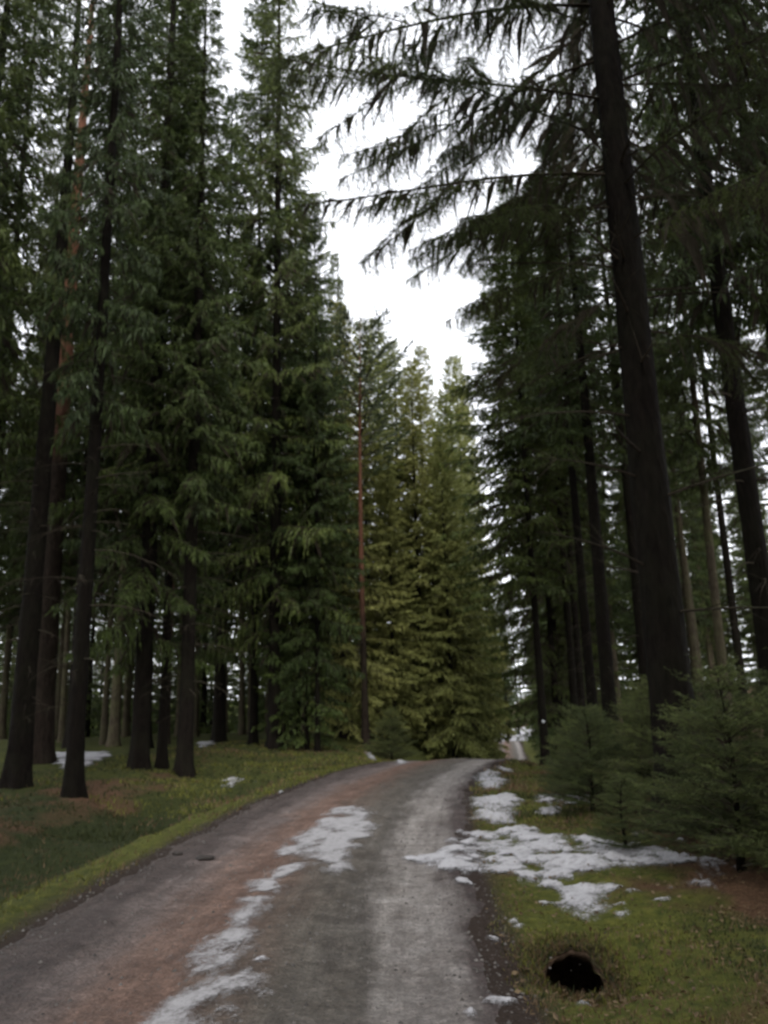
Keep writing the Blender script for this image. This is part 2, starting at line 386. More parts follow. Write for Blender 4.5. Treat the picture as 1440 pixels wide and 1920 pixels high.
# ------------------------------------------------------------------ snow patches
def poly_sd(px, py, poly):
    d = np.full(px.shape, 1e9); ins = np.zeros(px.shape, bool); n = len(poly)
    for i in range(n):
        ax, ay = poly[i]; bx, by = poly[(i + 1) % n]
        ex, ey = bx - ax, by - ay; wx, wy = px - ax, py - ay
        t = np.clip((wx * ex + wy * ey) / (ex * ex + ey * ey), 0, 1)
        d = np.minimum(d, np.hypot(wx - ex * t, wy - ey * t))
        c = ((ay <= py) & (by > py)) | ((by <= py) & (ay > py))
        with np.errstate(divide='ignore', invalid='ignore'):
            xi = ax + (py - ay) * ex / (ey if ey != 0 else 1e-9)
        ins ^= c & (px < xi)
    return np.where(ins, d, -d)

def snow(name, poly, label, m='snow', res=0.03, rough=0.16, thick=0.10, top=0.03, seed=0, holes=0.0, cap=0.2, pad=0.35, bias=0.0):
    p = np.array(poly); lo = p.min(0) - pad; hi = p.max(0) + pad
    X, Y = np.meshgrid(np.arange(lo[0], hi[0], res), np.arange(lo[1], hi[1], res * 1.4))
    sd = poly_sd(X, Y, poly)
    sd = np.minimum(sd, cap)
    f = sd + bias + rough * 1.6 * fbm(X * 3.2, Y * 3.2, 100 + seed, 4) + holes * 2.2 * (fbm(X * 6, Y * 3.5, 200 + seed, 4) - 0.06) + 0.10 * holes / 0.1 * fbm(X * 22, Y * 14, 400 + seed, 2) * (holes > 0)
    h = np.clip(f * thick * 2 + 0.006, -0.08, top) + 0.006 * fbm(X * 12, Y * 12, 300 + seed, 2)
    Z = surf(X, Y) + h
    V = np.stack([X, Y, Z], -1).reshape(-1, 3); n, k = X.shape; i = np.arange(n * k).reshape(n, k)
    F = np.stack([i[:-1, :-1], i[:-1, 1:], i[1:, 1:], i[1:, :-1]], -1).reshape(-1, 4)
    keep = (h.ravel()[F] > -0.03).any(1); F = F[keep]
    us, inv = np.unique(F, return_inverse=True); V = V[us]; F = inv.reshape(F.shape)
    o = link(name, mesh_np(name, V, F, [M[m]], smooth=True, tint=f.ravel()[us] * (4 if pad < 0.2 else 1)))
    return tag(o, label, 'snow')

POLY = {
'road_far': [(-0.89, 12.85), (-0.35, 12.51), (-0.2, 10.74), (-0.41, 9.47), (-0.39, 8.09), (-0.52, 7.77), (-0.73, 8.5), (-1.04, 8.73), (-1.23, 9.12), (-1.08, 10.68)],
'road_mid': [(-1.26, 8.2), (-0.95, 8.61), (-0.82, 8.14), (-0.98, 7.82), (-0.98, 7.28), (-1.16, 7.38)],
'road_near': [(-1.19, 7.07), (-1.04, 7.05), (-0.96, 6.64), (-1.05, 6.36), (-0.95, 5.96), (-1.03, 5.62), (-0.95, 5.22), (-0.75, 5.11), (-0.74, 4.86), (-0.9, 4.8), (-0.95, 4.62), (-0.9, 4.15), (-1.35, 4.17), (-1.34, 4.9), (-1.34, 5.65), (-1.21, 6.37)],
'big': [(0.02, 8.75), (0.61, 9.49), (0.94, 10.35), (1.49, 10.59), (2.05, 10.09), (2.26, 9.41), (2.5, 9.05), (2.73, 8.39), (3.13, 7.8), (3.03, 7.46), (2.58, 7.08), (2.56, 7.51), (2.27, 7.77), (2.01, 7.69), (1.74, 7.4), (1.99, 7.14), (1.69, 6.69), (1.55, 6.32), (1.34, 6.2), (1.28, 6.73), (1.22, 7.27), (1.01, 7.7), (0.54, 7.75), (0.31, 8.12)],
'edge_a': [(1.14, 13.47), (1.47, 13.98), (2.2, 13.82), (1.68, 11.84), (1.45, 10.77), (1.17, 10.95), (1.12, 12.22)],
'edge_b': [(2.32, 13.79), (3.16, 14.21), (2.93, 12.7), (2.44, 12.26), (2.14, 11.5), (2.19, 12.6)],
'edge_c': [(1.61, 16.64), (2.12, 19.25), (2.42, 18.73), (2.32, 16.45), (1.96, 14.66), (1.57, 14.92)],
'edge_d': [(2.54, 20.35), (2.99, 20.04), (2.83, 19.03), (2.43, 19.3)],
'tree_a': [(-10.01, 24.52), (-8.8, 25.79), (-7.75, 23.39), (-7.54, 20.98), (-7.81, 19.66)],
'tree_b': [(-6.93, 29.21), (-6.44, 30.23), (-5.67, 27.04), (-5.65, 24.67)],
'tree_c': [(-3.93, 19.37), (-3.64, 19.84), (-3.23, 17.93), (-3.44, 17.53)],
'bank_a': [(-0.92, 27.85), (-0.57, 28.3), (-0.16, 24.89), (-0.36, 23.62), (-0.67, 25.09)],
'bank_b': [(0.08, 22.64), (0.44, 22.91), (0.44, 21.05), (0.1, 20.99)],
}
snow('snow_patch', POLY['road_far'], 'broad patch of dirty trodden snow along the middle of the gravel road', 'ice', seed=1, top=0.012, holes=0.085, cap=0.15, rough=0.09, bias=0.045)
snow('snow_patch', POLY['road_mid'], 'short scrap of dirty snow between two longer snow strips on the road', 'ice', seed=2, top=0.012, holes=0.085, cap=0.15, rough=0.09, bias=0.045)
snow('snow_patch', POLY['road_near'], 'long narrow strip of thin grey snow beside the reddish wheel track', 'ice', seed=3, top=0.012, holes=0.085, cap=0.15, rough=0.09, bias=0.045)
snow('snow_patch', POLY['big'], 'widest snow patch spreading from the road over the grassy verge above the hole', seed=4, holes=0.13, cap=0.16, top=0.03)
snow('snow_patch', POLY['edge_a'], 'bright snow tongue on the moss at the inner bend of the road', seed=5, top=0.04, holes=0.05)
snow('snow_patch', POLY['edge_b'], 'streaky snow on moss in front of the dark young spruces', seed=6, bias=0.06, holes=0.13, cap=0.15)
snow('snow_patch', POLY['edge_c'], 'clean snow patch on the verge just before the road crest', seed=7, top=0.05, res=0.05, rough=0.1)
snow('snow_patch', POLY['edge_d'], 'thin snow bar across the verge where the far road reappears', seed=8, res=0.05, rough=0.08)
snow('snow_patch', POLY['tree_a'], 'pale snow patch on the forest floor between big dark trunks', seed=9, res=0.08, top=0.05, rough=0.2)
snow('snow_patch', POLY['tree_b'], 'small snow remnant on the moss mound behind the thin and stout trunks', seed=10, res=0.08, top=0.06)
snow('snow_patch', POLY['tree_c'], 'little snow blob on mossy ground left of the road', seed=11, res=0.03, top=0.025, rough=0.14, holes=0.08)
snow('snow_patch', POLY['bank_a'], 'snow scrap on the bank at the foot of the red pine', seed=12, res=0.05, top=0.06, rough=0.08)
snow('snow_patch', POLY['bank_b'], 'snow scrap on the left road edge at the crest', seed=13, res=0.05, top=0.05, rough=0.08)
snow('snow_field', [(10, 128), (30, 126), (34, 170), (4, 172)], 'bright snowy clearing at the end of the far road', res=0.7, rough=0.8, top=0.1, seed=14, cap=2, pad=2)

# ------------------------------------------------------------------ small lumps: snow crumbs, clods, stones
def lump(name, x, y, r, mt, seed, flat=0.5, sink=0.25):
    rg = np.random.default_rng(seed); nu, nv = 14, 8
    V = [(0, 0, flat)]
    ph = rg.random(6) * 6.28
    for i in range(1, nv):
        th = math.pi * i / nv
        for j in range(nu):
            a = 2 * math.pi * j / nu
            k = 1 + 0.22 * math.sin(2 * a + ph[0]) + 0.15 * math.sin(3 * a + ph[1] + th) + 0.1 * math.sin(5 * a + ph[2]) + rg.normal() * 0.04
            V.append((math.sin(th) * math.cos(a) * k, math.sin(th) * math.sin(a) * k, math.cos(th) * flat * (1 + 0.2 * math.sin(2 * a + ph[3]))))
    V.append((0, 0, -flat)); F = []
    for j in range(nu):
        F.append((0, 1 + j, 1 + (j + 1) % nu)); b = 1 + (nv - 2) * nu; F.append((len(V) - 1, b + (j + 1) % nu, b + j))
    for i in range(nv - 2):
        for j in range(nu):
            a = 1 + i * nu + j; b_ = 1 + i * nu + (j + 1) % nu
            F.append((a, a + nu, b_ + nu)); F.append((a, b_ + nu, b_))
    V = np.array(V) * r
    o = link(name, mesh_np(name, V, np.array(F), [M[mt]], tint=np.full(len(V), rg.random()), smooth=True))
    o.location = (x, y, float(surf(x, y)) + r * flat * (1 - 2 * sink))
    return o
def crumb(k, x, y, r):
    rg = np.random.default_rng(60 + k); a = np.arange(9) * 6.283 / 9
    rr = r * (0.55 + 0.8 * rg.random(9)); st = 0.7 + 0.9 * rg.random()
    o = snow('snow_crumb', [(x + rr[i] * st * math.cos(a[i]), y + rr[i] / st * 1.5 * math.sin(a[i])) for i in range(9)], 'small crumb of old snow lying apart from the patches', res=0.010, rough=0.03, thick=0.25, top=0.022, seed=60 + k, pad=0.1)
    o['group'] = 'scattered snow crumbs'
for k, (x, y, r) in enumerate([(0.68, 5.91, .06), (0.9, 6.21, .06), (0.86, 6.3, .045), (2.04, 6.7, .06), (1.19, 6.91, .05), (0.99, 7.1, .06), (0.55, 4.77, .045), (0.67, 4.67, .03), (0.38, 4.58, .05), (-0.83, 5.4, .05), (0.62, 7.59, .09), (-2.01, 15.16, .1), (1.35, 6.95, .07), (1.9, 6.9, .06), (2.2, 6.95, .05), (2.75, 9.6, .08), (3.0, 8.9, .06), (1.0, 4.75, .035)]):
    crumb(k, x, y, r)
tag(lump('earth_clod', -2.33, 9.24, 0.055, 'clod', 90, 0.45), 'small round dark earth clod on the left road edge', 'clod')
tag(lump('earth_clod', -1.98, 8.99, 0.085, 'clod', 91, 0.3), 'longer flat dark earth clod on the left wheel track', 'clod')
ps = lump('pale_stone', 1.04, 5.12, 0.03, 'paint', 92, 0.7); ps.location = (1.09, 5.395, float(land(1.09, 5.395)) - 0.05)
tag(ps, 'pale stone lying in the dark hole beside the road', 'stone')

def scatter_tris(name, parts, mats, label, cat):
    V = np.concatenate([p[0] for p in parts]); T = np.concatenate([p[1] for p in parts]); mi = np.concatenate([p[2] for p in parts])
    n = len(V) // 3
    o = link(name, mesh_np(name, V, np.arange(n * 3).reshape(n, 3), mats, midx=mi, tint=T))
    return tag(o, label, cat, kind='stuff')

def build_gravel():
    rg = np.random.default_rng(5); n = 9000
    y = 3.2 + rg.random(n) ** 1.6 * 17; o = rg.normal(0, 1.0, n)
    m_ = rg.random(n); o = np.where(m_ < 0.45, np.sign(o) * (1.35 + 0.5 * rg.random(n)), o * 0.8 + 0.4 * (m_ < 0.7))
    x = cx(y) + o; z = surf(x, y); r = 0.004 + 0.014 * rg.random(n) ** 4
    base = np.array([[1, 0, 0], [0, 1, 0], [-1, 0, 0], [0, -1, 0], [0, 0, .8], [0, 0, -.8]], float)
    tri = np.array([[0, 1, 4], [1, 2, 4], [2, 3, 4], [3, 0, 4], [1, 0, 5], [2, 1, 5], [3, 2, 5], [0, 3, 5]])
    B = base[None] * r[:, None, None] * (0.7 + 0.6 * rg.random((n, 6, 1)))
    a = rg.random(n) * 6.28; c, s = np.cos(a)[:, None], np.sin(a)[:, None]
    B = np.stack([B[..., 0] * c - B[..., 1] * s, B[..., 0] * s + B[..., 1] * c, B[..., 2]], -1)
    V = (B + np.stack([x, y, z], -1)[:, None]).reshape(-1, 3)
    F = (tri[None] + (np.arange(n) * 6)[:, None, None]).reshape(-1, 3)
    o_ = link('gravel', mesh_np('gravel', V, F, [M['stone']], tint=np.repeat(rg.random(n), 6)))
    tag(o_, 'loose grey gravel strewn over the road', 'gravel', kind='stuff')
build_gravel()

def blades(x, y, h, wdt, mi, tint, rg, lean=0.6):
    n = len(x); z = surf(x, y) - 0.01
    a = rg.random(n) * 6.283; l = rg.normal(0, lean, n) * h
    b = rg.random(n) * 6.283
    dx, dy = np.cos(a) * wdt, np.sin(a) * wdt
    p0 = np.stack([x - dx, y - dy, z], -1); p1 = np.stack([x + dx, y + dy, z], -1)
    p2 = np.stack([x + np.cos(b) * l, y + np.sin(b) * l, z + h], -1)
    V = np.stack([p0, p1, p2], 1).reshape(-1, 3)
    return V, np.repeat(tint, 3), np.full(n, mi)

def unit_(v): return v / np.maximum(np.linalg.norm(v, axis=-1, keepdims=True), 1e-9)

def build_grass():
    rg = np.random.default_rng(11); parts = []
    def sow(n, ylo, yhi, olo, ohi, hh, wd, power=1.5):
        y = ylo + (yhi - ylo) * rg.random(n) ** power; o = olo + (ohi - olo) * rg.random(n)
        x = cx(y) + o
        ok = (np.abs(o) > ROADW + 0.18 * fbm(x * 1.1, y * 1.1, 41, 3) - 0.02) & (hole_d(x, y) > 1.06 + 0.2 * rg.random(n))
        ok &= poly_sd(x, y, POLY['big']) < -0.03 + 0.12 * rg.random(n)
        cl = fbm(x * 1.4, y * 1.4, 51, 3); ok &= rg.random(n) < 0.55 + 0.7 * cl
        x, y, o, cl = x[ok], y[ok], o[ok], cl[ok]; n = len(x)
        sc_ = 1 + 0.05 * np.maximum(y - 6, 0)
        h = hh * (0.35 + rg.random(n)) * (0.8 + 0.6 * cl) * sc_ ** 0.4; t = np.clip(0.45 + 0.5 * cl + 0.3 * rg.normal(size=n), 0, 1)
        straw = 1.2 * fbm(x * 1.1, y * 1.1, 53, 3) + 0.35 * rg.normal(size=n) + 0.34 * (o > 0)
        bright = np.where(o < 0, (o > -2.5 - 0.3 * cl) | ((y > 15) & (cl > 0.0)), (o < 3.0) & (fbm(x * 1.9, y * 1.9, 57, 3) > -0.12))
        mi = np.where(straw > 0.42, 2, np.where(bright & (rg.random(n) < 0.85), 0, 1))
        V, T, m_ = blades(x, y, h, wd * sc_ * (0.6 + 0.6 * rg.random(n)), 0, t, rg)
        parts.append((V, T, mi))
    sow(90000, 3.0, 12, 1.6, 4.6, 0.034, 0.0055)
    sow(26000, 3.6, 14, -5.5, -1.7, 0.06, 0.006)
    sow(26000, 11, 26, 1.7, 5.0, 0.07, 0.009, 1.0)
    sow(40000, 12, 30, -9.0, -1.7, 0.07, 0.010, 1.0)
    n = 2600; a = rg.random(n) * 6.283; q = 1.0 + 0.9 * rg.random(n) ** 1.5         # tufts hanging over the rim of the hole
    x = HOLE[0] + 0.185 * q * np.cos(a); y = HOLE[1] + 0.215 * q * np.sin(a); ok = hole_d(x, y) > 1.0; x, y = x[ok], y[ok]; n = len(x)
    V, T, m_ = blades(x, y, 0.045 * (0.4 + rg.random(n)), 0.004 + 0.003 * rg.random(n), 0, np.clip(0.35 + 0.3 * rg.normal(size=n), 0, 1), rg, 0.9)
    parts.append((V, T, np.where(rg.random(n) < 0.45, 2, np.where(rg.random(n) < 0.5, 0, 1))))
    scatter_tris('grass', parts, [M['grass'], M['moss'], M['straw']], 'short yellow green grass and moss on both road verges', 'grass')
    # brown needle litter and fallen twigs on the forest floor
    n = 16000; y = 4 + 22 * rg.random(n) ** 1.2; sd = rg.random(n) < 0.5
    o = np.where(sd, -4.2 - 5 * rg.random(n), 3.0 + 4.5 * rg.random(n)); x = cx(y) + o; z = surf(x, y)
    l = 0.03 + 0.12 * rg.random(n) ** 3; a = rg.random(n) * 6.283; wd = 0.003 + 0.004 * rg.random(n)
    d = np.stack([np.cos(a) * l, np.sin(a) * l, np.zeros(n)], -1); e = np.stack([-np.sin(a) * wd, np.cos(a) * wd, np.zeros(n)], -1)
    c = np.stack([x, y, z + 0.012 + 0.02 * rg.random(n)], -1); d[:, 2] = 0.3 * l * rg.normal(size=n)
    V = np.stack([c - d, c + e, c + d], 1).reshape(-1, 3)
    pl = [(V, np.repeat(rg.random(n), 3), np.zeros(n))]
    n = 2600; y = 3.2 + 9 * rg.random(n) ** 1.4; x = cx(y) + 1.7 + 2.6 * rg.random(n); ok = hole_d(x, y) > 1.1; x, y = x[ok], y[ok]; n = len(x)   # fallen leaves
    c = np.stack([x, y, surf(x, y) + 0.02 + 0.012 * rg.random(n)], -1); u = unit_(rg.normal(size=(n, 3)) * [1, 1, 0.3]); v = unit_(np.cross(u, rg.normal(size=(n, 3)) * [0.3, 0.3, 1])); r = (0.008 + 0.016 * rg.random(n))[:, None]
    for sgn in (1, -1): pl.append((np.stack([c - u * r, c + u * r, c + v * r * 0.6 * sgn], 1).reshape(-1, 3), np.repeat(rg.random(n), 3), np.zeros(n)))
    scatter_tris('litter', pl, [M['straw']], 'brown needle litter and twigs on the forest floor', 'litter')
build_grass()

# ------------------------------------------------------------------ conifers
def unit(v): return v / np.maximum(np.linalg.norm(v, axis=-1, keepdims=True), 1e-9)

class Tris:
    def __init__(s): s.V = []; s.T = []; s.M = []
    def add(s, tri, tint, mi):           # tri (n,3,3)
        tri = np.asarray(tri); s.V.append(tri.reshape(-1, 3)); s.T.append(np.repeat(np.broadcast_to(tint, (len(tri),)), 3)); s.M.append(np.full(len(tri), mi))
    def get(s): return np.concatenate(s.V), np.concatenate(s.T), np.concatenate(s.M)
    def mesh(s, name, mats):
        V, T, m_ = s.get(); n = len(V) // 3
        return mesh_np(name, V, np.arange(3 * n).reshape(n, 3), mats, midx=m_, tint=T)

def tube_tris(P, r, k=4):
    """P (n,3) path, r (n,) radii -> triangles"""
    T = unit(np.gradient(P, axis=0)); up = np.array([0.13, 0.21, 1.0]); A = unit(np.cross(T, up)); B = np.cross(T, A)
    a = np.arange(k) * 2 * math.pi / k
    ring = P[:, None] + r[:, None, None] * (np.cos(a)[None, :, None] * A[:, None] + np.sin(a)[None, :, None] * B[:, None])
    q0, q1 = ring[:-1], ring[1:]; q0n, q1n = np.roll(q0, -1, 1), np.roll(q1, -1, 1)
    t1 = np.stack([q0, q0n, q1n], 2); t2 = np.stack([q0, q1n, q1], 2)
    return np.concatenate([t1.reshape(-1, 3, 3), t2.reshape(-1, 3, 3)])

def kites(Q, D, L, W, rg):
    """needle-clad shoots: thin kites of length L and half width W"""
    n = len(Q); S = unit(np.cross(D, rg.normal(size=(n, 3))))
    m = Q + D * (L * (0.25 + 0.2 * rg.random(n)))[:, None]; tip = Q + D * L[:, None]
    a = m + S * W[:, None]; b = m - S * W[:, None]
    return np.concatenate([np.stack([Q, a, tip], 1), np.stack([Q, tip, b], 1)])

def bough(rg, L, rise=0.05, droop=0.35, tipup=0.12, hang=0.5, latgap=0.16, latlen=0.34, shgap=0.10, shlen=0.2, shw=0.018, needles=0, nlen=0.02, nwid=0.0021, fan=55, bare=0.12, limb=0.011, tone=0.5, gappy=0.3, jitter=0.35):
    T = Tris()
    sway = rg.normal(0, 0.06) * L
    def P(t): return np.stack([L * t * (1 - 0.06 * t), sway * t * t, L * (rise * t - droop * t ** 2 + (droop * 0.35 + tipup) * t ** 3)], -1)
    tt = np.linspace(0, 1, 9); Pl = P(tt); T.add(tube_tris(Pl, limb * L * 0.45 * (1.05 - tt) ** 0.8 + 0.003, 4), 0.3, 0)
    nl = max(3, int(L * (1 - bare) / latgap))
    t = bare + (0.985 - bare) * (np.arange(nl) + rg.random(nl)) / nl
    t = np.concatenate([t, t + rg.normal(0, 0.01, nl)]).clip(0.05, 0.99); side = np.repeat([1., -1.], nl)
    p = P(t); tan = unit(P(t + 0.01) - P(t))
    keep_ = (vnoise(t * L * 2.2, side * 3.0 + rg.random() * 50, 7) + 0.25 * rg.random(2 * nl)) > gappy
    l = (latlen * L * (1 - t) ** 0.75 * sst(-0.15, 0.3, t) + 0.16) * (0.35 + 0.5 * rg.random(2 * nl) + 0.6 * rg.random(2 * nl) ** 3) * np.where(keep_, 1, 0.25)
    th = np.radians(fan + rg.normal(0, 10, 2 * nl))
    Yv = np.array([0, 1., 0])
    d = unit(np.cos(th)[:, None] * tan + (np.sin(th) * side)[:, None] * Yv + rg.normal(0, 0.08, (2 * nl, 3)))
    hg = hang * (0.5 + 1.0 * rg.random(2 * nl)) * (0.8 + 0.4 * rg.random())
    def Q(s, i=slice(None)):     # s (m,) broadcast over laterals
        ll = l[i][:, None, None]
        return p[i][:, None] + d[i][:, None] * ll * s[None, :, None] * (1 - 0.3 * hg[i][:, None, None] * s[None, :, None]) - np.array([0, 0, 1.]) * (hg[i][:, None, None] * ll * 0.8 * s[None, :, None] ** 1.7)
    # lateral wood, one thin kite each
    S = Q(np.array([0., 0.5, 1.0])); wv = unit(np.cross(d, [0, 0, 1.0])) * 0.005
    T.add(np.stack([S[:, 0] + wv, S[:, 0] - wv, S[:, 1]], 1), 0.3, 0); T.add(np.stack([S[:, 0], S[:, 1] + wv * 0.6, S[:, 2]], 1), 0.3, 0)
    ns = max(3, int(np.mean(l) / shgap))
    s = (np.arange(ns) + 0.5) / ns
    A = Q(s); B = Q(np.minimum(s + 0.02, 1.05)); dt = unit(B - A)
    n2 = 2 * nl
    jit = rg.normal(0, jitter, (n2, ns, 2, 3))
    perp = unit(np.cross(dt, np.array([0, 0, 1.0]) + 0.001))
    sd = np.array([1., -1.])[None, None, :, None]
    D = unit(dt[:, :, None] * 0.75 + perp[:, :, None] * sd * 0.7 * (1 - 0.6 * hang) + np.array([0, 0, -1.0]) * (1.25 * hg)[:, None, None, None] + jit)
    Lsh = shlen * (0.35 + 0.7 * rg.random((n2, ns, 2)) + 0.7 * rg.random((n2, ns, 2)) ** 4) * np.where(keep_, 1, 0.7)[:, None, None] * (1.1 - 0.45 * s)[None, :, None] * (0.75 + 0.5 * hang)
    base = np.broadcast_to(A[:, :, None], D.shape).reshape(-1, 3); D = D.reshape(-1, 3); Lf = Lsh.reshape(-1)
    # shoots along the lateral axis and limb itself
    base = np.concatenate([base, A.reshape(-1, 3), p]); D = np.concatenate([D, unit(dt.reshape(-1, 3) + rg.normal(0, 0.12, (n2 * ns, 3))), unit(tan + rg.normal(0, 0.4, tan.shape))])
    Lf = np.concatenate([Lf, np.repeat(l / ns * 1.8, ns), np.full(n2, shlen * 0.8)])
    tone_l = np.clip(tone + rg.normal(0, 0.13) + rg.normal(0, 0.1, n2), 0, 1)
    tn = np.concatenate([np.repeat(tone_l, ns * 2), np.repeat(tone_l, ns), tone_l])
    tn = np.clip(tn + rg.normal(0, 0.13, len(tn)), 0, 1)
    W = shw * (0.7 + 0.6 * rg.random(len(Lf)))
    if not needles:
        T.add(kites(base, D, Lf, W, rg), np.tile(tn, 2), 1)
    else:
        k = needles; n = len(base); u = (np.arange(k) + rg.random((n, k))) / k
        c = base[:, None] + D[:, None] * (Lf[:, None] * u)[..., None]
        ax = unit(np.cross(D, rg.normal(size=(n, 3))))[:, None]; bx = np.cross(D[:, None], ax)
        a = rg.random((n, k)) * 6.283
        nd = unit(D[:, None] * 0.75 + ax * np.cos(a)[..., None] + bx * np.sin(a)[..., None])
        ln = (nlen * (0.8 + 0.4 * rg.random((n, k))))[..., None]; sw = unit(np.cross(nd, rg.normal(size=(n, k, 3)))) * nwid
        tri = np.stack([c + sw, c - sw, c + nd * ln], 2).reshape(-1, 3, 3)
        T.add(tri, np.repeat(tn, k), 1)
        e = base + D * Lf[:, None]; sw = unit(np.cross(D, rg.normal(size=(n, 3)))) * 0.0022
        T.add(np.stack([base + sw, base - sw, e], 1), 0.35, 0)
    return T.get()

def place(T, B, z, az, pitch=0.0):
    V, t, m_ = B; ca, sa, cp, sp = math.cos(az), math.sin(az), math.cos(pitch), math.sin(pitch)
    x = V[:, 0] * cp - V[:, 2] * sp; zz = V[:, 0] * sp + V[:, 2] * cp
    T.V.append(np.stack([x * ca - V[:, 1] * sa, x * sa + V[:, 1] * ca, zz + z], -1)); T.T.append(t); T.M.append(m_)

def crown(seed, H, zb, rmax, power=0.8, whorl=0.62, per=4.4, hang=0.5, skip=0.08, low=0.0, mats=None, tone=0.5, top_pitch=0.6, **kw):
    rg = np.random.default_rng(seed); T = Tris(); z = zb
    while z < H - 0.25:
        f = (z - zb) / (H - zb); r = rmax * (1 - f) ** power * (0.75 + 0.25 * sst(0, 0.12, f)) + 0.18
        n = int(round(per + rg.normal(0, 0.7))) if f < 0.9 else 4
        a0 = rg.random() * 6.28
        for k in range(n):
            if rg.random() < skip + low * (1 - sst(0.0, 0.3, f)): continue
            L = r * (0.7 + 0.42 * rg.random()); 
            B = bough(rg, L, droop=(0.42 * (1 - f) + 0.1) * (0.6 + 0.8 * rg.random()), rise=0.02 + 0.25 * f, hang=hang * (1 - 0.5 * f), tone=tone, **kw)
            place(T, B, z + rg.normal(0, 0.12), a0 + k * 6.283 / n + rg.normal(0, 0.2), top_pitch * f * f - 0.12 * (1 - f))
        z += whorl * (1.05 - 0.5 * f) * (0.8 + 0.4 * rg.random())
    # leader
    T.add(tube_tris(np.array([[0, 0, H - 1.0], [0, 0, H - 0.4], [0.02, 0, H + 0.3]]), np.array([0.02, 0.015, 0.006]), 4), 0.4, 1)
    return T.mesh('crown', mats)

def deadwood(seed, z0, z1, n, lmin, lmax, mats):
    rg = np.random.default_rng(seed); T = Tris()
    for k in range(n):
        z = z0 + (z1 - z0) * rg.random() ** 0.8; az = rg.random() * 6.283; L = lmin + (lmax - lmin) * rg.random() ** 1.5
        t = np.linspace(0, 1, 5); dr = 0.1 + 0.35 * rg.random(); cv = rg.normal(0, 0.15)
        P = np.stack([L * t + 0.05, cv * L * t * t, L * (0.05 * t - dr * t * t)], -1)
        ca, sa = math.cos(az), math.sin(az)
        P = np.stack([P[:, 0] * ca - P[:, 1] * sa, P[:, 0] * sa + P[:, 1] * ca, P[:, 2] + z], -1)
        T.add(tube_tris(P, 0.014 * (1.1 - t) * (0.5 + 0.5 * L / lmax) + 0.002, 3), 0.3, 0)
        for q in range(int(L * 5)):
            s = 0.3 + 0.7 * rg.random(); i = min(3, int(s * 4)); b = P[i] + (P[i + 1] - P[i]) * (s * 4 - i)
            dvec = unit(unit(P[i + 1] - P[i]) * 0.6 + rg.normal(0, 0.5, 3) + np.array([0, 0, -0.4])); l2 = 0.15 + 0.3 * rg.random()
            T.add(tube_tris(np.stack([b, b + dvec * l2 * 0.5, b + dvec * l2 + [0, 0, -0.05]]), np.array([0.004, 0.003, 0.001]), 3), 0.3, 0)
    return T.mesh('deadwood', mats)

def trunk(seed, H, r0, m, sides=16, rings=40, flare=0.5, rough=0.02, bend=0.12):
    rg = np.random.default_rng(seed)
    u = np.linspace(0, 1, rings) ** 1.35; z = -0.5 + u * (H + 0.4)
    a = np.arange(sides) * 2 * math.pi / sides
    zc = np.maximum(z, 0)
    r = r0 * np.clip(1 - zc / H, 0.015, 1) ** 0.72 * (1 + flare * np.exp(-zc / 0.35) + 0.12 * np.exp(-zc / 1.6))
    fl = 1 + 0.22 * np.exp(-zc / 0.35)[:, None] * np.cos(a * 5 + rg.random() * 6)[None] + 0.12 * np.exp(-zc / 0.4)[:, None] * np.cos(a * 3 + rg.random() * 6)[None]
    nz = fbm(np.cos(a)[None] * 3 + np.sin(a)[None] * 2.2 + 40 + 0 * z[:, None], z[:, None] * 1.3 + np.sin(a)[None] * 3, seed, 4)
    rr = r[:, None] * fl * (1 + rough * 4 * nz)
    ph = rg.random(2) * 6.28
    bx = bend * np.sin(z / H * 3.1 + ph[0]) * zc / H; by = bend * np.sin(z / H * 2.5 + ph[1]) * zc / H
    X = rr * np.cos(a)[None] + bx[:, None]; Y = rr * np.sin(a)[None] + by[:, None]; Z = np.broadcast_to(z[:, None], X.shape)
    V = np.stack([X, Y, Z], -1).reshape(-1, 3); i = np.arange(rings * sides).reshape(rings, sides); j = np.roll(i, -1, 1)
    F = np.stack([i[:-1], j[:-1], j[1:], i[1:]], -1).reshape(-1, 4)
    return mesh_np('trunk', V, F, [m], smooth=True)

SP = [M['twig'], M['needle']]; SPP = [M['twig'], M['needle_lit_tone']]; SPN = [M['twig'], M['needle_pine']]; SPY = [M['twig'], M['needle_blue']]
H0 = 28.0
CR = {
 'edge': [crown(101 + i, H0, 3.2, 3.3, hang=0.85, low=0.40, whorl=0.54, mats=SP, shlen=0.23, shw=0.0150, latgap=0.125, shgap=0.075, latlen=0.32, tone=0.5) for i in range(3)],
 'stand': [crown(111 + i, H0, 8.0, 2.5, hang=0.9, low=0.25, whorl=0.50, mats=SP, shlen=0.25, shw=0.0165, latgap=0.13, shgap=0.08, latlen=0.32, tone=0.42) for i in range(3)],
 'high': [crown(116 + i, H0, 12.5, 2.7, hang=0.9, low=0.45, whorl=0.66, mats=SP, shlen=0.25, shw=0.0165, latgap=0.13, shgap=0.08, latlen=0.32, tone=0.42) for i in range(2)],
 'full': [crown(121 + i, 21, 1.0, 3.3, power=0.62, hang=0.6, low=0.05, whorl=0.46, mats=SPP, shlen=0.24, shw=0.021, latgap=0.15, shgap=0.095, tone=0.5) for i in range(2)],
 'far': [crown(131 + i, 22, 1.0, 3.0, hang=0.45, whorl=0.75, mats=SP, shlen=0.34, shw=0.034, latgap=0.27, shgap=0.17) for i in range(2)],
}
DW = [deadwood(141 + i, 1.6, 9.5, 46, 0.4, 1.9, [M['twig']]) for i in range(2)]
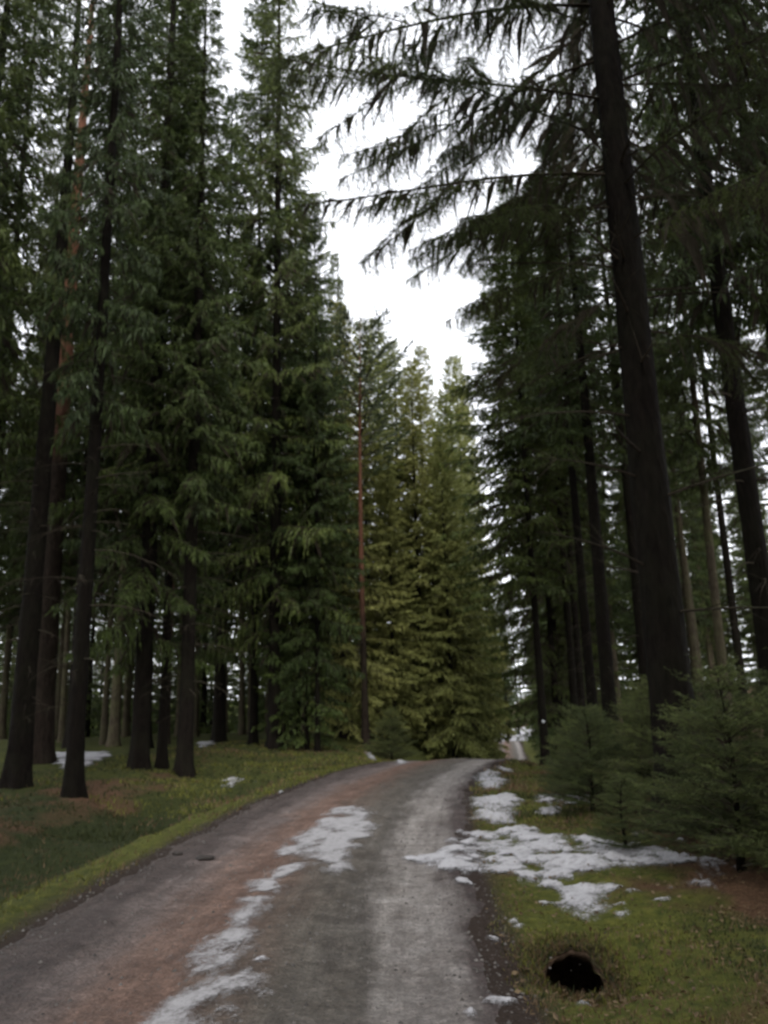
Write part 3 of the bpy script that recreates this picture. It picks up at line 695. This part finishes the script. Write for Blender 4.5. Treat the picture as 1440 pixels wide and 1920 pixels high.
TR = {
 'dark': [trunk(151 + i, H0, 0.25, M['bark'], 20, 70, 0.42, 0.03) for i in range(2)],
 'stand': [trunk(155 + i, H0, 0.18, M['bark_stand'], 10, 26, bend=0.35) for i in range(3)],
 'full': [trunk(160, 21, 0.17, M['bark'], 10, 20)], 'far': [trunk(161, 22, 0.18, M['bark'], 8, 18)],
}

def tree(name, x, y, label, cat, group=None, crown_m=None, trunk_m=None, dead_m=None, rz=0, s=1.0, tr=1.0, cw=1.0, sink=0.05):
    e = bpy.data.objects.new(name, None); col.objects.link(e); e.empty_display_size = 0.5
    e.location = (x, y, float(land(x, y)) - sink); e.rotation_euler = (0, 0, rz); e.scale = (s, s, s)
    tag(e, label, cat, group)
    if trunk_m: o = link('trunk', trunk_m, e); o.scale = (tr, tr, 1)
    if crown_m: o = link('crown', crown_m, e); o.scale = (cw, cw, 1)
    if dead_m: link('deadwood', dead_m, e)['kind'] = 'stuff'
    return e

rnd = random.Random(3)
def spruce(x, y, label, dia, kind='edge', s=1.0, cw=1.0, rz=None, ci=None, group=None, bark_='dark', dead=True):
    ci = rnd.randrange(9) if ci is None else ci
    r = {'dark': 0.25, 'stand': 0.18, 'full': 0.17, 'far': 0.18}[bark_]
    return tree('spruce_tree', x, y, label, 'spruce', group, CR[kind][ci % len(CR[kind])], TR[bark_][ci % len(TR[bark_])], DW[ci % 2] if dead else None, rnd.random() * 6.28 if rz is None else rz, s, dia / 2 / r / s, cw)

named = []
def T_(x, y, *a, **k): named.append((x, y)); return spruce(x, y, *a, **k)
# left of the road
T_(-7.55, 16.9, 'thick dark spruce with flared foot in front of the tall reddish pine', 0.46, 'high', 0.8, ci=1, cw=0.4)
T_(-5.85, 15.4, 'slim spruce nearest the shallow ditch, its foot on brown litter', 0.30, 'stand', 0.95, ci=0, cw=0.75)
T_(-6.12, 20.3, 'stout dark spruce trunk beside the larger forest snow patch', 0.42, 'edge', 1.05, cw=0.85, ci=1)
T_(-5.75, 20.95, 'thin dark trunk close beside a much stouter spruce', 0.24, 'stand', 0.85, ci=2)
T_(-4.93, 19.95, 'dark spruce with flared foot standing on the mossy bank', 0.37, 'stand', 0.85, ci=0)
T_(-4.55, 27.6, 'slender spruce on the mound behind the mossy bank', 0.24, 'edge', 1.15, cw=1.05, ci=2)
T_(-3.7, 26.5, 'full roadside spruce with low green boughs on the mossy mound', 0.40, 'edge', 1.25, ci=0, rz=1.0, cw=0.85)
T_(-3.0, 27.2, 'pole thin spruce, first of three by the full roadside spruce', 0.14, 'far', 0.62, bark_='far', dead=False)
T_(-2.7, 26.9, 'pole thin spruce, middle of three by the full roadside spruce', 0.13, 'far', 0.55, bark_='far', dead=False)
T_(-2.3, 26.3, 'dark pole spruce by the bank, last of three toward the red pine', 0.16, 'edge', 0.72, cw=0.9)
T_(-6.3, 30.5, 'spruce with wide black foot behind the snow on the mound', 0.45, 'stand', 1.0)
T_(-1.9, 34.5, 'broad lit-toned spruce just behind and left of the slim red pine', 0.30, 'full', 0.95, ci=0, bark_='full', dead=False)
T_(-3.9, 34.0, 'tall spruce two rows behind the mossy mound', 0.36, 'edge', 1.0, ci=1)
T_(-12.6, 25.0, 'tall dense spruce close behind the thick pine, on its forest side', 0.36, 'stand', 1.15, ci=1, cw=1.2)
T_(-11.0, 28.5, 'tall spruce straight behind the thick pine', 0.34, 'stand', 1.2, ci=2, cw=1.15)
T_(-7.7, 26.0, 'tall spruce between the thick pine and the mossy mound', 0.34, 'stand', 1.15, ci=0, cw=1.1)
T_(-9.6, 17.4, 'spruce beside the thick flared spruce, deeper into the stand', 0.34, 'stand', 1.0, ci=2, cw=1.1)
# right of the road
T_(6.9, 22, 'straight dark spruce partly hidden by the great right hand trunk', 0.31, 'high', 0.68, ci=0, cw=1.2)
T_(4.55, 17, 'dark straight spruce behind the low young spruces', 0.32, 'high', 0.55, ci=1, cw=1.4)
T_(4.95, 20, 'mossy brown spruce trunk in the row behind the young spruces', 0.27, 'high', 0.62, ci=2, cw=1.4)
T_(5.85, 26, 'slim black spruce trunk rising left of the trunk row', 0.26, 'high', 0.75, ci=1, cw=1.6)
t_mark = T_(4.5, 24.2, 'dark spruce by the far road with a white paint mark', 0.24, 'stand', 0.66, ci=2, cw=2.0)
T_(5.75, 31, 'spruce with wide boughs right behind the paint marked spruce', 0.28, 'stand', 0.9, ci=0, cw=1.5)
T_(6.6, 14, 'big dark spruce leaning out beside the great right hand trunk', 0.40, 'stand', 1.1, ci=2)
T_(9.5, 22, 'thin lone spruce trunk against pale forest right of the great trunk', 0.22, 'high', 0.8, ci=1)
T_(8.0, 15, 'tall spruce on the right behind the nearest young spruces', 0.36, 'stand', 1.05, ci=0)
T_(7.0, 34.5, 'spruce with long boughs just past the paint marked spruce', 0.3, 'edge', 0.85, ci=0, cw=1.35)
T_(8.2, 39.5, 'spruce with long boughs farther along the far road bank', 0.3, 'edge', 0.9, ci=1, cw=1.25)
T_(6.9, 29.5, 'spruce filling the gap between the paint marked spruce and the slim black trunk', 0.3, 'high', 0.75, ci=0, cw=1.5)
pm = lump('paint_mark', 0, 0, 0.05, 'paint', 95, 1.0); pm.parent = t_mark; pm.location = (0, 0, 0)
pm.matrix_parent_inverse = Matrix.Identity(4)
_d = Vector((-4.5, -24.2, 0)).normalized(); _rz = t_mark.rotation_euler.z
_l = Matrix.Rotation(-_rz, 3, 'Z') @ _d
pm.location = (_l.x * 0.19, _l.y * 0.19, 2.0); pm.scale = (1.2, 1.2, 1.3)

# pines
def pine(x, y, H, r0, m, label, seed, zb):
    T = Tris(); rg = np.random.default_rng(seed); z = zb
    while z < H - 0.5:
        f = (z - zb) / (H - zb)
        for k in range(rg.integers(3, 6)):
            L = (2.8 * math.sin(math.pi * (0.15 + 0.8 * f)) + 0.4) * (0.6 + 0.5 * rg.random())
            place(T, bough(rg, L, rise=0.25, droop=0.15, tipup=0.15, hang=0.05, latgap=0.2, latlen=0.4, shgap=0.1, shlen=0.13, shw=0.03, bare=0.4, fan=45, limb=0.02), z, rg.random() * 6.28, 0.1 + 0.5 * f)
        z += 0.45
    named.append((x, y))
    return tree('pine_tree', x, y, label, 'pine', None, T.mesh('crown', SPN), trunk(seed, H, r0, m, 18, 50, 0.35), DW[0], 0.7, tr=1.0)
pine(-9.12, 21.6, 27, 0.30, M['bark_pine'], 'tall thick pine with orange red upper trunk among left hand spruces', 171, 19.5)
pine(-0.95, 32.7, 18.5, 0.14, M['bark_pine2'], 'slim pine with red trunk on the bank at the road bend', 172, 10.5)
pine(-9.0, 33.0, 25, 0.2, M['bark_pine2'], 'distant pine with red bark glimpsed deep in the left stand', 173, 19)

# the great trunk on the right, its boughs each a part
def forked(seed):
    rg = np.random.default_rng(seed); T = Tris(); kw = dict(hang=0.9, latgap=0.10, shgap=0.075, needles=11, nlen=0.030, nwid=0.0042, fan=58, tone=0.35, limb=0.010, jitter=0.6)
    place(T, bough(rg, 4.2, rise=0.10 * rg.random(), droop=0.30 + 0.15 * rg.random(), tipup=0.06, latlen=0.17, shlen=0.34, bare=0.12, gappy=0.42, **kw), 0, 0)
    for q in range(4):
        t = 0.25 + 0.5 * rg.random(); L = (1.0 + 1.2 * rg.random()) * (1.15 - t); az = rg.choice([-1, 1]) * (0.35 + 0.4 * rg.random())
        U = Tris(); place(U, bough(rg, L + 0.4, rise=0.0, droop=0.35, tipup=0.05, latlen=0.24, shlen=0.30, bare=0.1, gappy=0.4, **kw), 0, az, -0.1 - 0.2 * rg.random())
        V, tt, m_ = U.get(); d = 0.36
        T.V.append(V + np.array([4.2 * t * (1 - 0.06 * t), 0, 4.2 * (0.05 * t - d * t * t + 0.18 * t ** 3)])); T.T.append(tt); T.M.append(m_)
    return T.get()
BV = [forked(181 + i) for i in range(5)]
def bmesh_of(B):
    V, T, m_ = B; out = []
    for mi, nm in ((0, 'bough'), (1, 'needle_spray')):
        k = np.repeat(m_ == mi, 3); n = int(k.sum()) // 3
        out.append(mesh_np(nm, V[k], np.arange(3 * n).reshape(n, 3), [SP[mi]], tint=T[k]))
    return out
BM = [bmesh_of(B) for B in BV]
def great_spruce():
    x, y = 3.3, 9.6; named.append((x, y))
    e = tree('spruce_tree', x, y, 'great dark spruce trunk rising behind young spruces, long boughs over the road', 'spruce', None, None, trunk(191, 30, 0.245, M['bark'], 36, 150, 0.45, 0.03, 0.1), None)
    g = e.location.z; rg = np.random.default_rng(192)
    # (height above ground, azimuth in degrees, length)
    B = [(11.3, 188, 5.0), (9.7, 192, 4.6), (8.5, 178, 4.3), (12.6, 180, 3.0), (10.4, 165, 4.0), (13.3, 196, 3.0), (9.0, 210, 3.6), (10.9, 205, 3.2), (8.0, 195, 2.9), (7.4, 180, 2.6), (12.1, 214, 2.8), (12.9, 160, 2.8), (8.7, 160, 3.0)]
    z = 6.2
    while z < 29:
        f = (z - 6) / 24
        for k in range(4):
            az = rg.random() * 360; L = (3.7 * (1 - f) ** 0.7 + 0.3) * (0.75 + 0.4 * rg.random())
            if 150 < az < 290 and z < 14: continue
            if z < 8.5 and rg.random() < 0.45: continue
            B.append((z, az, L))
        z += 0.62
    for i, (z, az, L) in enumerate(B):
        o = link('bough', BM[i % 5][0], e); link('needle_spray', BM[i % 5][1], o); s = L * 1.08 / 4.2
        o.location = (0, 0, z - g); o.rotation_euler = (rg.normal(0, 0.08), rg.normal(0.08, 0.09) - 0.4 * max(0, (z - 14) / 16), R(az)); o.scale = (s, s * (0.9 + 0.2 * rg.random()), s)
    # bare dead branches low on the trunk, each its own part
    for k in range(26):
        t = np.linspace(0, 1, 6); L = 0.7 + 2.0 * rg.random(); cv = rg.normal(0, 0.12)
        P = np.stack([L * t + 0.1, cv * L * t * t, L * (0.12 * t - 0.22 * rg.random() * t * t)], -1); T = Tris()
        T.add(tube_tris(P, 0.016 * (1.08 - t) + 0.002, 5), 0.3, 0)
        for q in range(6):
            i = rg.integers(1, 5); b = P[i]; dv = unit(unit(P[i] - P[i - 1]) + rg.normal(0, 0.6, 3)); l2 = 0.2 + 0.5 * rg.random()
            T.add(tube_tris(np.stack([b, b + dv * l2 * 0.5, b + dv * l2 + [0, 0, -0.08 * l2]]), np.array([0.006, 0.004, 0.001]), 3), 0.3, 0)
        o = link('dead_branch', T.mesh('dead_branch', [M['twig']]), e)
        o.location = (0, 0, 2.2 + 6.5 * rg.random()); o.rotation_euler = (0, rg.normal(-0.05, 0.12), rg.random() * 6.283)
great_spruce()

# spruces beyond the crest, light from the open road painted into their needles
for x, y, s, lab in [(0.7, 40.5, 1.0, 'lit-toned green spruce behind the red pine, leftmost tall one of the light group'), (2.3, 43, 1.05, 'lit-toned green spruce with the highest spire in the middle of the light group'),
                     (2.9, 37.5, 0.80, 'shorter lit-toned spruce by the road dip, boughs down to the ground'), (4.4, 47, 1.22, 'lit-toned spruce of the light group closest to the far road'), (0.2, 36.5, 0.62, 'half grown lit-toned spruce just past the pine on the bank'),
                     (1.6, 38.6, 0.92, 'lit-toned spruce standing forward in the middle of the light group'), (3.5, 41.5, 0.97, 'lit-toned spruce between the middle spire and the far road'), (-0.9, 38.5, 1.0, 'lit-toned spruce left of the red pine, at the rear'),
                     (-0.2, 44.5, 1.15, 'tall lit-toned spruce at the back of the light group'), (5.6, 54, 1.42, 'farther lit-toned spruce of the light group, beside the far road'), (6.6, 60, 1.5, 'farthest lit-toned spruce of the light group, beside the far road')]:
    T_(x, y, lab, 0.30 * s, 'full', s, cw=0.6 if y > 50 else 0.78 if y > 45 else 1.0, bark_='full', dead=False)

# ------------------------------------------------------------------ the stands behind
def fill():
    rg = random.Random(21); pts = []
    rows = [9 + 3.2 * i for i in range(13)] + [51 + 5 * i for i in range(9)]
    for iy, yr in enumerate(rows):
        sp = 3.2 if yr < 50 else 4.4
        for ix in range(-18, 19):
            y = yr + rg.uniform(-1.1, 1.1); x = ix * sp + (iy % 2) * sp / 2 + rg.uniform(-1.1, 1.1)
            o = x - float(cx(y)); lim = 0.52 * y + 3.5
            if abs(x) > lim: continue
            if o < 0 and -o < (7.0 if y < 30 else 5.0 if y < 50 else 3.8): continue
            if o > 0 and o < (4.6 if y < 40 else 3.4): continue
            if o > 0 and y < 15 and o < 9: continue
            if o > 9 and rg.random() < (0.45 if y < 38 else 0.1): continue
            if o < 0 and y > 66 and rg.random() < 0.2: continue
            if o < -45 or y > 88: continue
            if y < 22 and o < 0 and x > -9.5: continue
            if y < 21 and -0.56 < x / y < -0.34: continue
            if -1.5 < x < 7 and 30 < y < 50 and o < 0: continue
            if any((x - a) ** 2 + (y - b) ** 2 < 4.5 for a, b in named): continue
            pts.append((x, y, o))
    return pts, rg
pts, rg_ = fill()
def zone(x, y, o):
    left = o < 0
    if abs(o) < 7.5 and y < 50:
        return ('edge', 'spruce lining the road past the slim red pine') if left else ('stand', 'bare stemmed spruce on the bank along the far road dip')
    if y < 50:
        if left:
            z = 'behind the tall thick pine' if x < -14 else 'behind the stout trunk by the forest snow patch' if x < -8.5 else 'behind the mossy mound'
        else:
            z = 'right of the thin lone trunk' if x > 14 else 'behind the great trunk' if y < 30 else 'behind the row of straight dark trunks'
        d = 'just ' if y < 28 else 'rows ' if y < 39 else 'far '
        return ('high' if not left and y < 36 else 'stand'), 'slender bare trunked spruce ' + d + z
    return 'far', 'distant spruce with low boughs ' + (('closing the left stand' if x < -6 else 'behind the lit-toned spruce group') if left else ('flanking the far road on its right' if o < 9 else 'closing the right stand')) + (', back rows' if y > 70 else ', front rows')
for x, y, o in pts:
    kind, lab = zone(x, y, o)
    spruce(x, y, lab, rg_.uniform(0.22, 0.38), kind, rg_.uniform(0.82, 1.08) * (0.72 if o > 0 and y < 50 else 1), cw=rg_.uniform(0.9, 1.1), group=lab.replace('spruce', 'spruces'), bark_='far' if kind == 'far' else 'stand', dead=kind in ('stand', 'high'))
for i, y in enumerate([66, 71, 77, 82, 88, 94, 100, 106]):
    for sd in (-1, 1):
        spruce(float(cx(y)) + sd * (5.0 + rg_.uniform(-0.3, 0.8)), y + rg_.uniform(-1, 1), 'distant tall spruce at the edge of the far road, on its ' + ('left' if sd < 0 else 'right'), 0.36, 'far', rg_.uniform(1.1, 1.35), cw=1.0, group='tall spruces along the far road ' + ('left' if sd < 0 else 'right'), bark_='far', dead=False)
for i in range(17):      # last row behind the left stand
    spruce(-54 + i * 3.1 + rg_.uniform(-0.8, 0.8), 97 + rg_.uniform(-2, 2), 'distant spruce in the last row closing the left stand', 0.36, 'far', rg_.uniform(0.9, 1.2), cw=1.7, group='last row of the left stand', bark_='far', dead=False)
for i in range(15):      # the wood beyond the snowy clearing
    spruce(2 + i * 3.0 + rg_.uniform(-0.8, 0.8), 176 + rg_.uniform(-3, 3) + (i % 3) * 5, 'distant spruce in the wood beyond the snowy clearing', 0.4, 'far', rg_.uniform(1.0, 1.25), cw=1.6, group='spruces beyond the clearing', bark_='far', dead=False)
for x, y in [(12.4, 110), (13.4, 117), (20.3, 111), (21.6, 117), (14.2, 123), (22.8, 124), (24.8, 131), (12.6, 131), (11.0, 104), (19.3, 104), (19.0, 146), (21.0, 148), (22.6, 145), (20.2, 152), (17.4, 147)]:
    spruce(x, y, 'distant bushy spruce beside the last stretch of the far road', 0.36, 'far', rg_.uniform(0.9, 1.2), cw=rg_.uniform(0.75, 0.9), group='bushy spruces at the end of the far road', bark_='far', dead=False)
for x, y in [(16.4, 125), (21.5, 121), (10.5, 124), (19.0, 131), (15.0, 128.5), (17.6, 136), (18.2, 128)]:
    spruce(x, y, 'distant spruce trunk before the bright snowy clearing', 0.42, 'stand', 0.85, group='spruces before the clearing', bark_='far', dead=False)
for x, y in [(-8.5, 5), (-7, 0.5), (-7.5, -4), (-6.5, -9), (6.8, 4), (5.5, 0), (6.5, -4.5), (5.2, -9), (-10.5, 2), (-10, -6.5), (9.5, 1), (9, -7), (-5.5, -14), (4.5, -14), (4.6, -2.5), (-5.2, -1.5), (-1.5, -19), (-4.5, -20), (2.5, -21), (-1, -25)]:  # wood continues out of view; trees across the road added to cut light
    spruce(x, y, 'unseen spruce around the viewpoint, shading the road and trunks', 0.4, 'edge', 1.0, group='spruces behind the viewpoint', dead=False)

# ------------------------------------------------------------------ young spruces on the right verge
def young(seed, H, rmax):
    rg = np.random.default_rng(seed); T = Tris(); z = 0.10
    while z < H - 0.06:
        f = z / H; r = rmax * (1 - f) ** 0.75 + 0.06
        n = 6 if f < 0.85 else 4; a0 = rg.random() * 6.28
        for k in range(n):
            L = r * (0.7 + 0.45 * rg.random())
            place(T, bough(rg, L, rise=0.25, droop=0.25, tipup=0.05, hang=0.06, latgap=0.075, latlen=0.42, shgap=0.07, shlen=0.10, needles=13, bare=0.15, fan=52, limb=0.016, tone=0.35 + 0.35 * f), z + rg.normal(0, 0.03), a0 + k * 6.283 / n + rg.normal(0, 0.2), 0.1 + 0.6 * f * f)
        z += 0.14 * (0.8 + 0.4 * rg.random())
    return T.mesh('crown', SPY)
YC = [young(201, 1.8, 1.05), young(202, 1.7, 0.95)]
YT = trunk(203, 1.8, 0.03, M['bark'], 8, 10, 0.3)
for i, (x, y, s, lab) in enumerate([
    (3.05, 7.55, 0.98, 'bushy young spruce with pale tips reaching over the brown litter'),
    (2.35, 8.6, 0.46, 'lowest young spruce, a small pale tuft before the others'),
    (3.75, 7.1, 1.05, 'dark young spruce at the very edge of the brown litter'),
    (2.75, 11.6, 0.86, 'dark young spruce behind the streaky snow on moss'),
    (3.55, 10.9, 0.95, 'young spruce standing right before the foot of the great trunk'),
    (4.4, 11.4, 0.9, 'young spruce just right of the great trunk foot'),
    (2.95, 13.6, 0.66, 'small young spruce on the mossy verge toward the crest'),
    (3.6, 15.2, 0.85, 'young spruce behind the row, under the straight dark trunks'),
    (3.35, 9.0, 0.72, 'shorter young spruce filling the gap before the great trunk'),
    (3.2, 12.8, 0.8, 'young spruce in the second row behind the streaky snow'),
    (4.0, 13.0, 0.9, 'young spruce in the second row under the straight dark trunks'),
    (4.3, 9.2, 1.05, 'young spruce wedged between the great trunk and the litter edge'),
    (5.2, 9.0, 1.1, 'young spruce farthest to the right of the great trunk'),
    (4.0, 17.3, 0.75, 'small dark young spruce past the crest side of the thicket'),
    (5.0, 19.6, 0.8, 'last young spruce of the thicket above the far road')]):
    tree('young_spruce', x, y, lab, 'young spruce', 'thicket of young spruces', YC[i % 2], YT, None, i * 2.1, s, 1.0, 1.0, 0.03)
tree('young_spruce', 0.05, 27.6, 'lone young spruce on the left bank beside the red pine', 'young spruce', None, YC[0], YT, None, 1.0, 0.95, sink=0.03)
